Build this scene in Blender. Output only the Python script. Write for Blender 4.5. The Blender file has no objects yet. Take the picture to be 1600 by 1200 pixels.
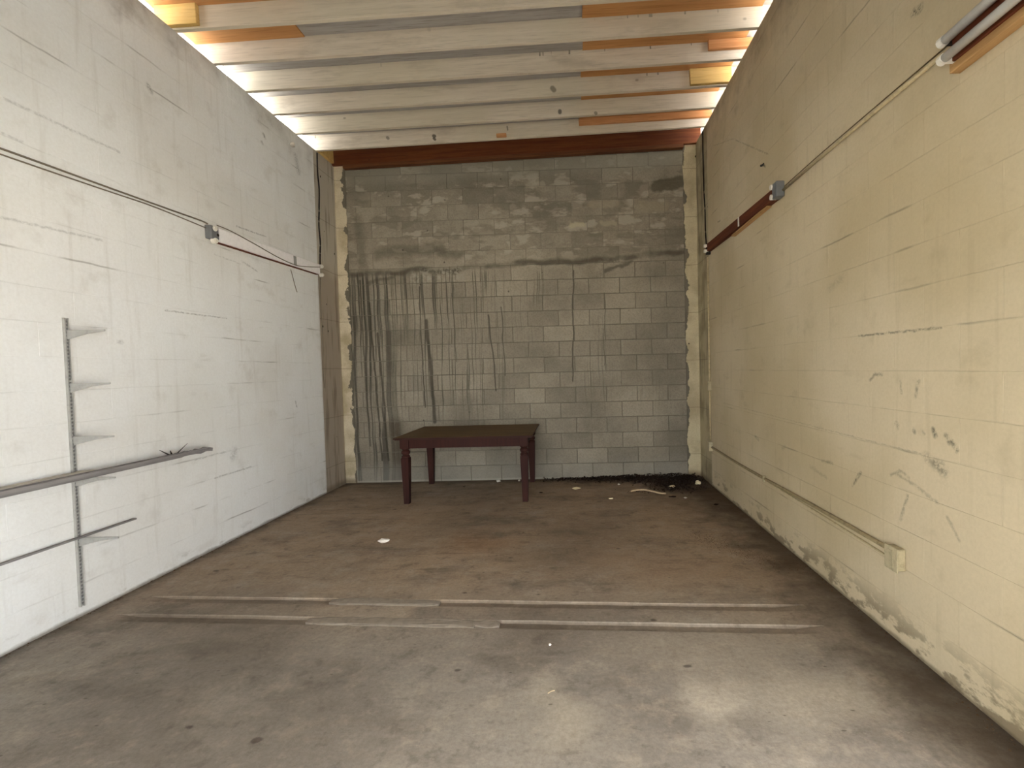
import bpy, bmesh, math, random
from mathutils import Vector, Matrix
random.seed(7)
C = bpy.context.scene.collection

# ------------------------------------------------------------------ camera, world, sun, exposure
cam_d = bpy.data.cameras.new('camera'); cam = bpy.data.objects.new('camera', cam_d); C.objects.link(cam)
bpy.context.scene.camera = cam
cr = Vector((0.99947645, 0.02031092, -0.02518523)); cu = Vector((0.02453798, 0.03150992, 0.99920219)); cf = Vector((-0.0210883, 0.99929705, -0.03099504))
cam.matrix_world = Matrix(((cr.x, cu.x, -cf.x, 0), (cr.y, cu.y, -cf.y, 0), (cr.z, cu.z, -cf.z, 1.456), (0, 0, 0, 1)))
cam_d.sensor_width = 36; cam_d.lens = 36 * 728.4 / 1600; cam_d.shift_x = (800 - 881) / 1600
cam_d.clip_start = 0.05

world = bpy.data.worlds.new('sky'); bpy.context.scene.world = world; world.use_nodes = True
bgn = world.node_tree.nodes['Background']; bgn.inputs[0].default_value = (0.92, 0.96, 1.0, 1); bgn.inputs[1].default_value = 8.0

sun_d = bpy.data.lights.new('sun', 'SUN'); sun_d.energy = 45; sun_d.angle = math.radians(1.0); sun_d.color = (1.0, 0.97, 0.93)
sun = bpy.data.objects.new('sun', sun_d); C.objects.link(sun)
sun_dir = Vector((-0.25, 0.0, -1.0)).normalized()         # falls in through the side doorway, right of the camera
sun.rotation_euler = sun_dir.to_track_quat('-Z', 'Y').to_euler()

vs = bpy.context.scene.view_settings
vs.view_transform = 'Standard'; vs.look = 'None'; vs.gamma = 1; vs.use_curve_mapping = False
vs.exposure = 0.60

# ------------------------------------------------------------------ room numbers (metres)
XL, XR, YB, YF = -3.088, 1.654, 6.17, -0.15
SL = 0.02636                                    # roof slope, rising to the right
def zc(x): return 4.215 + (x - XL) * SL         # underside of the joists
JY0, JS, JT, JH = 6.144, 0.4064, 0.038, 0.184

# ------------------------------------------------------------------ node helper
def lin(r, g, b):
    f = lambda c: (c / 255 / 12.92) if c / 255 <= 0.04045 else ((c / 255 + 0.055) / 1.055) ** 2.4
    return (f(r), f(g), f(b), 1)
class NT:
    def __init__(s, name):
        s.m = bpy.data.materials.new(name); s.m.use_nodes = True; s.t = s.m.node_tree
        s.b = s.t.nodes['Principled BSDF']; s.b.inputs['Roughness'].default_value = 0.85
        s.b.inputs['Specular IOR Level'].default_value = 0.3
        g = s.t.nodes.new('ShaderNodeNewGeometry'); s.P = g.outputs['Position']
    def setin(s, i, v):
        if hasattr(v, 'links') or isinstance(v, bpy.types.NodeSocket): s.t.links.new(v, i)
        else: i.default_value = v
    def ma(s, op, a, b=0.0, c=None, clamp=False):
        n = s.t.nodes.new('ShaderNodeMath'); n.operation = op; n.use_clamp = clamp
        s.setin(n.inputs[0], a); s.setin(n.inputs[1], b)
        if c is not None: s.setin(n.inputs[2], c)
        return n.outputs[0]
    def vm(s, op, a, b=None, sc=None):
        n = s.t.nodes.new('ShaderNodeVectorMath'); n.operation = op
        s.setin(n.inputs[0], a)
        if b is not None: s.setin(n.inputs[1], b)
        if sc is not None: s.setin(n.inputs['Scale'], sc)
        return n.outputs['Value'] if op in ('DOT_PRODUCT', 'LENGTH', 'DISTANCE') else n.outputs[0]
    def sep(s, v):
        n = s.t.nodes.new('ShaderNodeSeparateXYZ'); s.setin(n.inputs[0], v); return n.outputs
    def comb(s, x, y, z):
        n = s.t.nodes.new('ShaderNodeCombineXYZ')
        for i, v in enumerate((x, y, z)): s.setin(n.inputs[i], v)
        return n.outputs[0]
    def noise(s, v=None, sc=1.0, det=3, rough=0.5, stretch=None, off=0.0):
        v = v or s.P
        if stretch or off: 
            v = s.vm('MULTIPLY', v, stretch or (1, 1, 1))
            if off: v = s.vm('ADD', v, (off, off * 1.7, off * .6))
        n = s.t.nodes.new('ShaderNodeTexNoise'); s.setin(n.inputs['Vector'], v)
        n.inputs['Scale'].default_value = sc; n.inputs['Detail'].default_value = det; n.inputs['Roughness'].default_value = rough
        return n.outputs[0]
    def voro(s, v=None, sc=1.0, stretch=None):
        v = v or s.P
        if stretch: v = s.vm('MULTIPLY', v, stretch)
        n = s.t.nodes.new('ShaderNodeTexVoronoi'); s.setin(n.inputs['Vector'], v); n.inputs['Scale'].default_value = sc
        return n.outputs['Distance'], n.outputs['Color']
    def ss(s, v, a, b, lo=0.0, hi=1.0):                      # smooth step a..b -> lo..hi
        n = s.t.nodes.new('ShaderNodeMapRange'); n.interpolation_type = 'SMOOTHSTEP'
        s.setin(n.inputs[0], v)
        if a > b: a, b, lo, hi = b, a, hi, lo
        for i, x in enumerate((a, b, lo, hi)): n.inputs[i + 1].default_value = x
        return n.outputs[0]
    def mix(s, f, a, b, mode='MIX'):
        n = s.t.nodes.new('ShaderNodeMix'); n.data_type = 'RGBA'; n.blend_type = mode
        s.setin(n.inputs[0], f); s.setin(n.inputs[6], a); s.setin(n.inputs[7], b)
        return n.outputs[2]
    def mul(s, a, b): return s.ma('MULTIPLY', a, b)
    def mx(s, a, b): return s.ma('MAXIMUM', a, b)
    def capsule(s, P, A, B, r, soft=0.6):
        A = Vector(A); B = Vector(B); d = B - A
        pa = s.vm('SUBTRACT', P, tuple(A))
        t = s.ma('MULTIPLY', s.vm('DOT_PRODUCT', pa, tuple(d)), 1 / max(d.length_squared, 1e-9), clamp=True)
        q = s.vm('SUBTRACT', pa, s.vm('SCALE', tuple(d), sc=t))
        return s.ss(s.vm('LENGTH', q), r * (1 + soft), r * (1 - soft))
    def rnd(s):
        return s.t.nodes.new('ShaderNodeObjectInfo').outputs['Random']
    def done(s, col, bump=None, dist=0.003, strength=0.5, rough=None):
        s.setin(s.b.inputs['Base Color'], col)
        if rough is not None: s.setin(s.b.inputs['Roughness'], rough)
        if bump is not None:
            n = s.t.nodes.new('ShaderNodeBump'); n.inputs['Strength'].default_value = strength; n.inputs['Distance'].default_value = dist
            s.setin(n.inputs['Height'], bump); s.t.links.new(n.outputs[0], s.b.inputs['Normal'])
        return s.m

CH, BL = 0.2010, 0.4064                                       # painted courses and block length

def painted(name, base, dark, stain, marks, left):
    n = NT(name); x, y, z = n.sep(n.P)
    wob = n.ma('MULTIPLY', n.ma('SUBTRACT', n.noise(sc=5, det=3), 0.5), 0.016)
    zz = n.ma('ADD', z, wob)
    fr = n.ma('ABSOLUTE', n.ma('SUBTRACT', n.ma('FRACT', n.ma('ADD', n.ma('DIVIDE', zz, CH), 0.5)), 0.5))
    line = n.ss(fr, 0.045, 0.004)
    # a joint shows only in dashes, differing from course to course
    course = n.ma('FLOOR', n.ma('ADD', n.ma('DIVIDE', z, CH), 0.5))
    dv = n.comb(n.ma('MULTIPLY', course, 7.31), n.ma('MULTIPLY', y, 1.55), 0.0)
    dash = n.ss(n.noise(dv, sc=1.0, det=2.0, rough=0.6), 0.56, 0.70)
    faint = n.ss(n.noise(dv, sc=2.3, det=1), 0.40, 0.60)
    thin = n.ss(fr, 0.028, 0.0)
    m_line = n.mx(n.mul(n.mul(line, dash), 0.50), n.mul(n.mul(thin, faint), 0.14))
    # vertical joints, barely there
    par = n.ma('MULTIPLY', n.ma('FLOOR', n.ma('DIVIDE', z, CH)), 0.5)
    vfr = n.ma('ABSOLUTE', n.ma('SUBTRACT', n.ma('FRACT', n.ma('ADD', n.ma('DIVIDE', y, BL), par)), 0.5))
    vl = n.mul(n.ss(vfr, 0.016, 0.002), n.ss(n.noise(sc=1.6, det=2, off=9), 0.50, 0.68))
    m_line = n.mx(m_line, n.mul(vl, 0.08))
    big = n.noise(sc=0.9, det=4, off=3); med = n.noise(sc=4.5, det=5, rough=0.6, off=1)
    fine = n.noise(sc=60, det=3, rough=0.7)
    col = n.mix(n.ss(big, 0.35, 0.68), base, dark)
    col = n.mix(n.mul(n.ss(med, 0.56, 0.74), 0.20), col, stain)
    # smudgy grime, brush-like, stretched along the courses
    smg = n.ss(n.noise(sc=3.2, det=5, rough=0.65, stretch=(1, 0.7, 2.2), off=14), 0.58, 0.76)
    col = n.mix(n.mul(smg, 0.20), col, stain)
    col = n.mix(n.ss(fine, 0.3, 0.75, 0.0, 0.10), col, stain)
    # vertical faint runs
    run = n.ss(n.noise(sc=6, det=4, stretch=(1, 3.0, 0.22)), 0.56, 0.75)
    col = n.mix(n.mul(run, 0.16), col, stain)
    # darker towards the roof, with a mottled edge
    up = n.mul(n.ss(n.ma('ADD', z, n.ma('MULTIPLY', med, 0.7)), 4.25, 4.85), 0.6)
    col = n.mix(up, col, lin(92, 84, 70))
    # flaking and dirt near the floor
    fl = n.noise(sc=7, det=6, rough=0.65, stretch=(1, 0.6, 1.3), off=5)
    hb = 0.26 if not left else 0.14
    near = n.ss(z, hb, 0.02)
    gone = n.mul(near, n.ss(fl, 0.50, 0.58)) if not left else n.mul(near, n.ss(fl, 0.56, 0.66, 0, 0.5))
    col = n.mix(n.mul(gone, 0.75), col, lin(112, 98, 76))
    col = n.mix(n.mul(n.ss(n.ma('ADD', z, n.ma('MULTIPLY', fl, 0.05)), 0.055, 0.03), 0.7), col, lin(94, 78, 58))
    # far corner: damp darker strip of the tie column
    cn = n.mul(n.ss(n.ma('ADD', y, n.ma('MULTIPLY', med, 0.05)), 5.66, 5.72), n.ss(n.ma('ADD', z, n.ma('MULTIPLY', big, 0.3)), 3.1, 2.75))
    col = n.mix(n.mul(cn, 0.5 if left else 0.35), col, lin(136, 122, 108) if left else lin(112, 102, 78))
    col = n.mix(m_line, col, lin(98, 90, 76))
    # scuffs and scratches
    dn = n.t.nodes.new('ShaderNodeTexNoise'); dn.inputs['Scale'].default_value = 28; dn.inputs['Detail'].default_value = 3
    n.t.links.new(n.P, dn.inputs['Vector'])
    Pm = n.vm('ADD', n.P, n.vm('SCALE', n.vm('SUBTRACT', dn.outputs['Color'], (.5, .5, .5)), sc=0.022))
    Pm = n.vm('MULTIPLY', Pm, (0, 1, 1))
    acc = None
    for (a, b, r, k) in marks:
        c = n.mul(n.capsule(Pm, (0, a[0], a[1]), (0, b[0], b[1]), r * 1.15, 0.98), k * .85)
        acc = c if acc is None else n.mx(acc, c)
    if acc is not None:
        acc = n.mul(acc, n.ss(n.noise(sc=45, det=4, rough=.7), 0.36, 0.58, 0.1, 1))
        col = n.mix(acc, col, lin(62, 60, 52))
    h = n.ma('ADD', n.ma('MULTIPLY', fine, 0.25), n.ma('MULTIPLY', n.noise(sc=13, det=4), 0.8))
    h = n.ma('SUBTRACT', h, n.ma('MULTIPLY', m_line, .6))
    h = n.ma('SUBTRACT', h, n.ma('MULTIPLY', gone, 0.5))
    return n.done(col, h, 0.004, 0.5, 0.7)

R_marks = [((2.633, 1.355), (2.59, 1.39), .007, .65), ((2.59, 1.39), (2.535, 1.385), .007, .6),
    ((2.394, 1.353), (2.385, 1.295), .006, .5), ((2.267, 1.359), (2.292, 1.281), .007, .6),
    ((2.427, 1.134), (2.413, 1.12), .009, .7), ((2.305, 1.117), (2.297, 1.106), .008, .65), ((2.179, 1.137), (2.168, 1.108), .009, .9),
    ((2.105, 1.12), (2.088, 1.09), .009, .85), ((2.074, 1.097), (2.046, 1.065), .009, .85), ((2.24, 1.115), (2.235, 1.108), .006, .5),
    ((2.22, 1.0), (2.17, .982), .018, .55), ((2.17, .982), (2.12, .955), .02, .7), ((2.13, .99), (2.115, .95), .012, .6),
    ((2.806, .721), (2.724, .816), .008, .85), ((2.467, .86), (2.40, .895), .006, .5), ((2.40, .895), (2.336, .88), .006, .5),
    ((2.44, .875), (2.336, .86), .007, .45), ((2.336, .86), (2.153, .80), .007, .4), ((2.396, .645), (2.346, .781), .007, .5),
    ((2.098, .754), (2.029, .672), .006, .45), ((2.296, 3.103), (2.259, 3.093), .014, .95), ((4.068, 3.156), (4.003, 3.120), .007, .95),
    ((4.78, 3.723), (3.949, 3.194), .005, .45), ((5.408, 3.95), (4.78, 3.723), .004, .35), ((5.30, 3.06), (5.22, 3.05), .006, .8),
    ((2.735, 1.607), (2.134, 1.601), .0045, .75), ((5.2, 1.04), (3.1, 1.018), .003, .28), ((3.1, 1.018), (2.25, 1.008), .003, .35),
    ((3.05, 1.93), (2.9, 1.97), .02, .22), ((4.3, .80), (4.22, .78), .01, .5), ((3.75, .78), (3.70, .80), .012, .35), ((3.15, .80), (3.02, .81), .008, .5), ((3.3, .73), (3.1, .70), .01, .28)]
L_marks = [((3.495, 1.981), (4.123, 1.99), .004, .55), ((5.1, 1.18), (5.12, 1.12), .008, .55), ((4.15, .80), (4.12, .74), .025, .35),
    ((3.12, 1.72), (3.14, 1.72), .01, .4), ((4.02, 2.53), (4.35, 2.52), .004, .3), ((2.50, 2.36), (3.04, 2.385), .006, .35),
    ((3.45, 3.63), (3.47, 3.60), .014, .6), ((4.75, 3.92), (4.77, 3.90), .014, .75), ((4.72, 3.83), (4.73, 3.82), .012, .5),
    ((4.35, 2.55), (4.56, 2.50), .006, .45), ((4.30, 2.86), (4.72, 2.88), .005, .6), ((5.3, 3.95), (5.35, 3.80), .03, .45),
    ((3.9, .603), (4.35, .607), .005, .45), ((3.7, .80), (4.1, .806), .005, .4), ((2.55, 3.02), (3.20, 3.03), .006, .35), ((2.40, 2.83), (2.62, 2.82), .006, .3)]
M_left = painted('cream_block_paint_left', lin(236, 237, 236), lin(226, 225, 221), lin(168, 160, 146), L_marks, True)
M_right = painted('cream_block_paint_dimmed', lin(210, 195, 164), lin(194, 178, 144), lin(138, 122, 92), R_marks, False)  # same paint as the left wall; its dimmer, warmer light is in the colour

def m_concrete_block():
    n = NT('bare_concrete_block'); x, y, z = n.sep(n.P)
    r = n.rnd()
    base = n.mix(r, lin(144, 136, 121), lin(166, 157, 140))
    big = n.noise(sc=1.1, det=5, rough=0.6)
    base = n.mix(n.ss(big, 0.35, 0.7, 0, 0.5), base, lin(92, 87, 74))
    fine = n.noise(sc=55, det=4, rough=0.75)
    base = n.mix(n.ss(fine, 0.35, 0.75, 0, 0.35), base, lin(84, 78, 66))
    # smeared mortar on the upper part
    upz = n.ss(z, 2.80, 3.05)
    sm = n.noise(n.vm('ADD', n.P, n.comb(n.ma('MULTIPLY', r, .5), 0.0, n.ma('MULTIPLY', r, .3))), sc=3.4, det=5, rough=0.6, stretch=(0.8, 1, 1.6), off=4)
    base = n.mix(n.mul(upz, n.ss(sm, 0.44, 0.58, 0, 0.45)), base, lin(124, 116, 102))
    base = n.mix(n.mul(upz, n.ss(sm, 0.53, 0.61, 0, 0.6)), base, lin(178, 169, 152))
    base = n.mix(n.mul(upz, n.ss(n.noise(sc=3.6, det=4, stretch=(0.6, 1, 1.7), off=11), 0.54, 0.61, 0, 0.45)), base, lin(108, 101, 88))
    # pale render band just under the roof plate
    topb = n.ss(n.ma('ADD', n.ma('SUBTRACT', z, n.ma('MULTIPLY', x, SL)), n.ma('MULTIPLY', sm, 0.15)), 4.02, 4.16)
    base = n.mix(n.mul(topb, 0.5), base, lin(150, 146, 132))
    # old roof line: dark ledge of mortar at 2.9 m
    lw = n.ma('ADD', z, n.ma('MULTIPLY', n.noise(sc=2.2, det=4, off=8), 0.22))
    led = n.ss(n.ma('ABSOLUTE', n.ma('SUBTRACT', lw, n.ma('ADD', 3.0, n.ma('MULTIPLY', x, 0.045)))), 0.06, 0.01)
    base = n.mix(n.mul(led, n.ss(n.noise(sc=3, det=3, off=2), 0.34, 0.54, 0.3, 0.8)), base, lin(78, 72, 60))
    # pale efflorescence patch below it and drips
    pe = n.mul(n.capsule(n.vm('MULTIPLY', n.P, (1, 0, 1)), (-2.05, 0, 2.72), (-1.5, 0, 2.76), 0.085, .9), n.ss(n.noise(sc=22, det=4, rough=.7), 0.42, 0.6))
    base = n.mix(n.mul(pe, 0.75), base, lin(168, 162, 148))
    pe2 = n.mul(n.capsule(n.vm('MULTIPLY', n.P, (1, 0, 1)), (.35, 0, 2.79), (.62, 0, 2.85), 0.05, .9), n.ss(n.noise(sc=26, det=4), 0.45, 0.6))
    base = n.mix(n.mul(pe2, 0.6), base, lin(160, 152, 134))
    below = n.ss(z, 2.85, 2.70)
    low = n.ss(n.ma('ADD', z, n.ma('MULTIPLY', n.noise(n.comb(n.ma('MULTIPLY', x, 9.0), 0.0, 0.0), sc=1, det=3, off=3), 2.6)), 1.9, 2.9)
    leftm = n.ss(x, -0.6, -1.4)
    xw = n.ma('ADD', x, n.ma('MULTIPLY', n.noise(sc=1.6, det=2, stretch=(1, 1, 0.8)), 0.09))
    d1 = n.noise(n.comb(n.ma('MULTIPLY', xw, 42.0), 0.0, n.ma('MULTIPLY', z, 0.55)), sc=1, det=2, rough=.6)
    d2 = n.noise(n.comb(n.ma('MULTIPLY', xw, 17.0), 3.3, n.ma('MULTIPLY', z, 0.35)), sc=1, det=3, rough=.6)
    zone = n.mul(below, n.mx(n.mul(leftm, low), n.mul(n.ss(n.noise(sc=1.3, det=2, off=6), 0.48, 0.66), n.mul(low, 0.55))))
    base = n.mix(n.mul(zone, n.ss(d1, 0.54, 0.64, 0, 0.78)), base, lin(70, 68, 58))
    base = n.mix(n.mul(zone, n.ss(d1, 0.44, 0.34, 0, 0.3)), base, lin(152, 147, 135))
    far = n.mul(below, n.ss(x, -2.2, -2.6))
    base = n.mix(n.mul(far, n.ss(d2, 0.50, 0.58, 0, 0.75)), base, lin(62, 60, 52))
    base = n.mix(n.mul(far, n.ss(d2, 0.42, 0.34, 0, 0.35)), base, lin(146, 141, 130))
    Pm = n.vm('MULTIPLY', n.vm('ADD', n.P, n.comb(n.ma('MULTIPLY', n.noise(sc=3, det=2, off=6), 0.06), 0.0, 0.0)), (1, 0, 1))
    for (x0, z0, x1, z1, rr, k) in [(-1.90, 2.15, -1.84, .8, .022, .75), (-1.99, 2.6, -1.96, 1.0, .007, .8), (-1.07, 2.2, -1.0, 1.2, .010, .7), (-.90, 2.3, -.87, 1.4, .008, .6),
                               (-2.66, 2.4, -2.56, .3, .012, .8), (-2.56, 2.0, -2.47, .3, .014, .75), (-2.42, 2.0, -2.32, .1, .045, .4), (-2.78, 2.7, -2.72, .5, .012, .6), (0.06, 2.75, 0.02, 1.3, .009, .7), (.48, 2.45, .43, 1.5, .006, .5), (-1.55, 2.5, -1.52, 1.6, .006, .5)]:
        base = n.mix(n.mul(n.capsule(Pm, (x0, 0, z0), (x1, 0, z1), rr, .6), k), base, lin(62, 58, 48))
    nz_ = n.t.nodes.new('ShaderNodeTexNoise'); nz_.inputs['Scale'].default_value = 9; nz_.inputs['Detail'].default_value = 5; n.t.links.new(n.P, nz_.inputs['Vector'])
    Pz = n.vm('MULTIPLY', n.vm('ADD', n.P, n.vm('SCALE', n.vm('SUBTRACT', nz_.outputs['Color'], (.5, .5, .5)), sc=.11)), (1, 0, 1))
    # painted in: table leg's shadow at bottom left, bluish low light on bottom course
    leg_sh = n.capsule(Pm, (-2.35, 0, .05), (-2.36, 0, .75), .10, .9)
    base = n.mix(n.mul(leg_sh, 0.55), base, lin(66, 56, 40))
    base = n.mix(n.mul(n.ss(n.ma('ADD', z, n.ma('MULTIPLY', sm, 0.2)), 0.45, 0.2), 0.30), base, lin(150, 148, 142))
    base = n.mix(n.ss(z, 0.035, 0.02, 0, .6), base, lin(170, 164, 150))
    # dark patch by the right column
    dp = n.capsule(Pz, (1.12, 0, 3.80), (1.44, 0, 3.86), .075, .25)
    base = n.mix(n.mul(dp, 0.75), base, lin(84, 78, 62))
    for (x0, x1, zz_, rr, k, c) in [(.02, .17, 3.345, .032, .75, (182, 170, 142)), (.40, .58, 3.352, .030, .55, (170, 160, 136)), (.95, 1.25, 3.55, .06, .35, (160, 148, 122)), (-2.72, -2.62, 3.80, .05, .4, (158, 150, 134)), (-1.45, -1.40, 3.62, .05, .4, (162, 152, 136)), (.30, .62, 3.60, .055, .35, (162, 150, 126)), (-.55, -.35, 3.88, .03, .5, (168, 160, 142))]:
        base = n.mix(n.mul(n.capsule(Pz, (x0, 0, zz_), (x1, 0, zz_), rr, .5), k), base, lin(*c))
    for (x0, z0, x1, z1, rr, k) in [(-2.55, 3.05, -1.70, 3.10, .07, .5), (-1.75, 3.05, -1.45, 2.98, .05, .45), (.45, 2.74, .78, 2.84, .022, .7), (-2.70, 2.66, -2.35, 2.74, .02, .55), (-2.8, 3.5, -2.75, 2.9, .06, .4)]:
        base = n.mix(n.mul(n.capsule(Pz, (x0, 0, z0), (x1, 0, z1), rr, .7), k), base, lin(82, 76, 64))
    v, _ = n.voro(sc=3.1)
    base = n.mix(n.ss(v, 0.05, 0.02, 0, 0.7), base, lin(56, 50, 40))
    h = n.ma('ADD', n.ma('MULTIPLY', fine, 0.7), n.ma('MULTIPLY', n.noise(sc=9, det=4), 1.0))
    return n.done(base, h, 0.006, 0.7, 0.92)
M_block = m_concrete_block()

def m_mortar():
    n = NT('mortar'); x, y, z = n.sep(n.P)
    a = n.mix(n.noise(sc=3.0, det=4), lin(74, 69, 59), lin(142, 135, 120))
    up = n.ss(z, 2.80, 3.0)
    a = n.mix(n.mul(up, 0.75), a, n.mix(n.noise(sc=5, det=3), lin(96, 90, 77), lin(132, 125, 112)))
    return n.done(a, n.noise(sc=40, det=4), 0.004, 0.8, 0.95)
M_mortar = m_mortar()

def m_column(left):
    n = NT('column_paint_' + ('left' if left else 'right')); x, y, z = n.sep(n.P)
    med = n.noise(sc=4, det=5, off=2); rag = n.noise(sc=5.5, det=5, rough=0.6, stretch=(1, 1, 0.8), off=7)
    col = n.mix(n.ss(med, 0.4, 0.7), lin(214, 202, 176) if left else lin(204, 192, 160), lin(176, 162, 132))
    fine = n.noise(sc=60, det=3); col = n.mix(n.ss(fine, .4, .8, 0, .3), col, lin(150, 136, 106))
    edge = -2.965 if left else 1.505
    d = n.ma('SUBTRACT', x, edge) if left else n.ma('SUBTRACT', edge, x)
    d = n.ma('ADD', d, n.ma('MULTIPLY', n.ma('SUBTRACT', rag, 0.5), 0.34))
    g = n.ss(d, -0.004, 0.006)
    col = n.mix(n.mul(g, 1.0), col, lin(112, 105, 92))
    # side return by the side wall is darker and damp
    side = n.ss(y, YB - 0.01, YB - 0.03)
    sc_ = n.mix(n.ss(n.ma('ADD', z, n.ma('MULTIPLY', med, 0.3)), 3.05, 2.8, 0, .8), lin(186, 178, 162), lin(160, 146, 130)) if left else n.mix(n.ss(med, .4, .7), lin(182, 170, 138), lin(150, 138, 108))
    sc_ = n.mix(n.mul(n.ss(n.noise(sc=5, det=4, stretch=(1, 3, 0.3)), .52, .66), .5), sc_, lin(98, 86, 70))
    col = n.mix(side, col, sc_)
    fr = n.ma('ABSOLUTE', n.ma('SUBTRACT', n.ma('FRACT', n.ma('DIVIDE', n.ma('ADD', z, n.ma('MULTIPLY', med, 0.02)), 0.62)), 0.5))
    col = n.mix(n.ss(fr, 0.010, 0.003, 0, .45), col, lin(98, 88, 70))
    v, _ = n.voro(sc=5.0, stretch=(1, 1, .8)); col = n.mix(n.ss(v, 0.07, 0.05), col, lin(50, 42, 34))
    col = n.mix(n.ss(z, .10, .02, 0, .7), col, lin(110, 96, 76))
    return n.done(col, n.ma('ADD', n.ma('MULTIPLY', fine, .4), n.ma('MULTIPLY', g, .8)), 0.004, 0.5, 0.8)
M_colL, M_colR = m_column(True), m_column(False)

def m_floor():
    n = NT('worn_concrete_floor'); x, y, z = n.sep(n.P)
    big = n.noise(sc=0.8, det=5, rough=.6, off=2); med = n.noise(sc=2.3, det=6, rough=.65, stretch=(0.7, 1.3, 1))
    fine = n.noise(sc=45, det=4, rough=.75)
    far = n.ss(n.ma('ADD', y, n.ma('MULTIPLY', big, 0.8)), 2.6, 3.9)
    near_c = n.mix(n.ss(big, 0.32, 0.66), lin(134, 125, 115), lin(150, 141, 130))
    far_c = n.mix(n.ss(big, 0.35, 0.65), lin(156, 136, 114), lin(168, 146, 122))
    col = n.mix(far, near_c, far_c)
    col = n.mix(n.ss(med, 0.46, 0.68, 0, 0.6), col, lin(112, 103, 93))
    col = n.mix(n.ss(n.noise(sc=3.1, det=5, rough=.6, stretch=(.8, 1, 1), off=12), 0.54, 0.76, 0, 0.6), col, lin(172, 161, 147))
    # trowel and drag streaks running across the room
    st = n.noise(sc=3.6, det=6, rough=.7, stretch=(0.55, 4.5, 1), off=4)
    col = n.mix(n.mul(n.ss(st, 0.52, 0.68), n.ss(y, 2.8, 3.4, 0.15, .75)), col, lin(152, 130, 110))
    col = n.mix(n.mul(n.ss(st, 0.44, 0.30), n.ss(y, 2.8, 3.4, 0.1, .4)), col, lin(88, 74, 58))
    mid = n.noise(sc=8, det=6, rough=.7, off=21); col = n.mix(n.ss(mid, .50, .68, 0, .45), col, lin(176, 162, 144)); col = n.mix(n.ss(mid, .46, .32, 0, .45), col, lin(90, 80, 70))
    mid2 = n.noise(sc=20, det=5, rough=.75, off=5, stretch=(.6, 1.2, 1)); col = n.mix(n.ss(mid2, .56, .70, 0, .35), col, lin(82, 72, 62)); col = n.mix(n.ss(mid2, .42, .30, 0, .35), col, lin(182, 168, 150))
    # dark dirt along the walls and in the far right corner
    bn = n.noise(sc=3.4, det=5, rough=.7, off=1)
    eR = n.ss(n.ma('ADD', x, n.ma('MULTIPLY', bn, 0.75)), 1.52, 2.02)
    col = n.mix(n.mul(eR, 0.78), col, lin(60, 46, 31))
    cr_ = n.mul(n.ss(n.ma('ADD', x, bn), 0.9, 2.0), n.ss(n.ma('ADD', y, bn), 4.2, 6.0))
    col = n.mix(n.mul(cr_, 0.65), col, lin(70, 51, 33))
    eL = n.ss(n.ma('SUBTRACT', x, n.ma('MULTIPLY', bn, 0.35)), -3.10, -3.30)
    col = n.mix(n.mul(eL, 0.8), col, lin(72, 62, 50))
    eB = n.ss(n.ma('ADD', y, n.ma('MULTIPLY', bn, 0.35)), 6.12, 6.32)
    col = n.mix(n.mul(eB, 0.6), col, lin(70, 56, 40))
    # dark patch near the camera on the left, ochre stain in the middle
    flat = n.vm('MULTIPLY', n.P, (1, 1, 0))
    flat = n.vm('ADD', flat, n.comb(n.ma('MULTIPLY', med, 0.7), n.ma('MULTIPLY', big, 0.7), 0.0))
    for (a, b, r, k, c) in [((-2.3, 2.75), (-1.8, 2.55), .30, .4, (84, 76, 66)), ((-1.9, 2.1), (-1.3, 1.9), .45, .38, (88, 80, 70)), ((-.35, 2.65), (-.2, 2.5), .22, .35, (98, 86, 72)),
                         ((.3, 2.35), (.75, 2.3), .22, .35, (160, 147, 130)), ((.55, 2.02), (.6, 1.95), .10, .6, (196, 184, 166)), ((.85, 2.0), (1.15, 2.0), .16, .45, (188, 176, 158)),
                         ((-.15, 2.1), (-.1, 1.9), .10, .5, (180, 168, 150)), ((-.95, 3.95), (-.75, 3.9), .18, .35, (142, 98, 54)), ((0.2, 3.4), (.9, 3.3), .18, .4, (160, 134, 110)), ((-.2, 3.6), (.1, 4.2), .35, .3, (74, 62, 48)), ((-1.2, 4.45), (-.6, 4.4), .3, .25, (78, 68, 54))]:
        col = n.mix(n.mul(n.capsule(flat, (a[0] + .35, a[1] + .35, 0), (b[0] + .35, b[1] + .35, 0), r, .85), k), col, lin(*c))
    dirt = n.mul(n.ss(n.ma('ADD', y, n.ma('MULTIPLY', mid, .9)), 6.15, 6.5), n.ss(n.ma('ADD', x, mid), .0, .7))
    col = n.mix(n.mul(dirt, .8), col, lin(58, 42, 28))
    dirt2 = n.mul(n.capsule(n.vm('ADD', flat, n.comb(0.0, n.ma('MULTIPLY', mid, .3), 0.0)), (1.15 + .35, 5.68 + .5, 0), (1.6 + .35, 5.75 + .5, 0), .27, .5), .8); col = n.mix(dirt2, col, lin(52, 38, 26))
    # dark stain under the paper, spots, cracks
    v, vc_ = n.voro(sc=2.6, stretch=(1, 1.6, 0)); col = n.mix(n.mul(n.ss(n.ma('ADD', v, n.ma('MULTIPLY', mid, .16)), 0.15, 0.11), .7), col, lin(52, 42, 32))
    v2, _ = n.voro(sc=6.5, stretch=(1, 2.2, 0)); col = n.mix(n.ss(n.ma('ADD', v2, n.ma('MULTIPLY', mid2, .2)), 0.17, 0.12, 0, .6), col, lin(66, 56, 44))
    col = n.mix(n.ss(fine, 0.3, 0.75, 0, 0.3), col, lin(74, 65, 54))
    inside = n.ss(z, -0.002, -0.010); col = n.mix(n.mul(inside, 0.35), col, lin(84, 72, 60))
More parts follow.
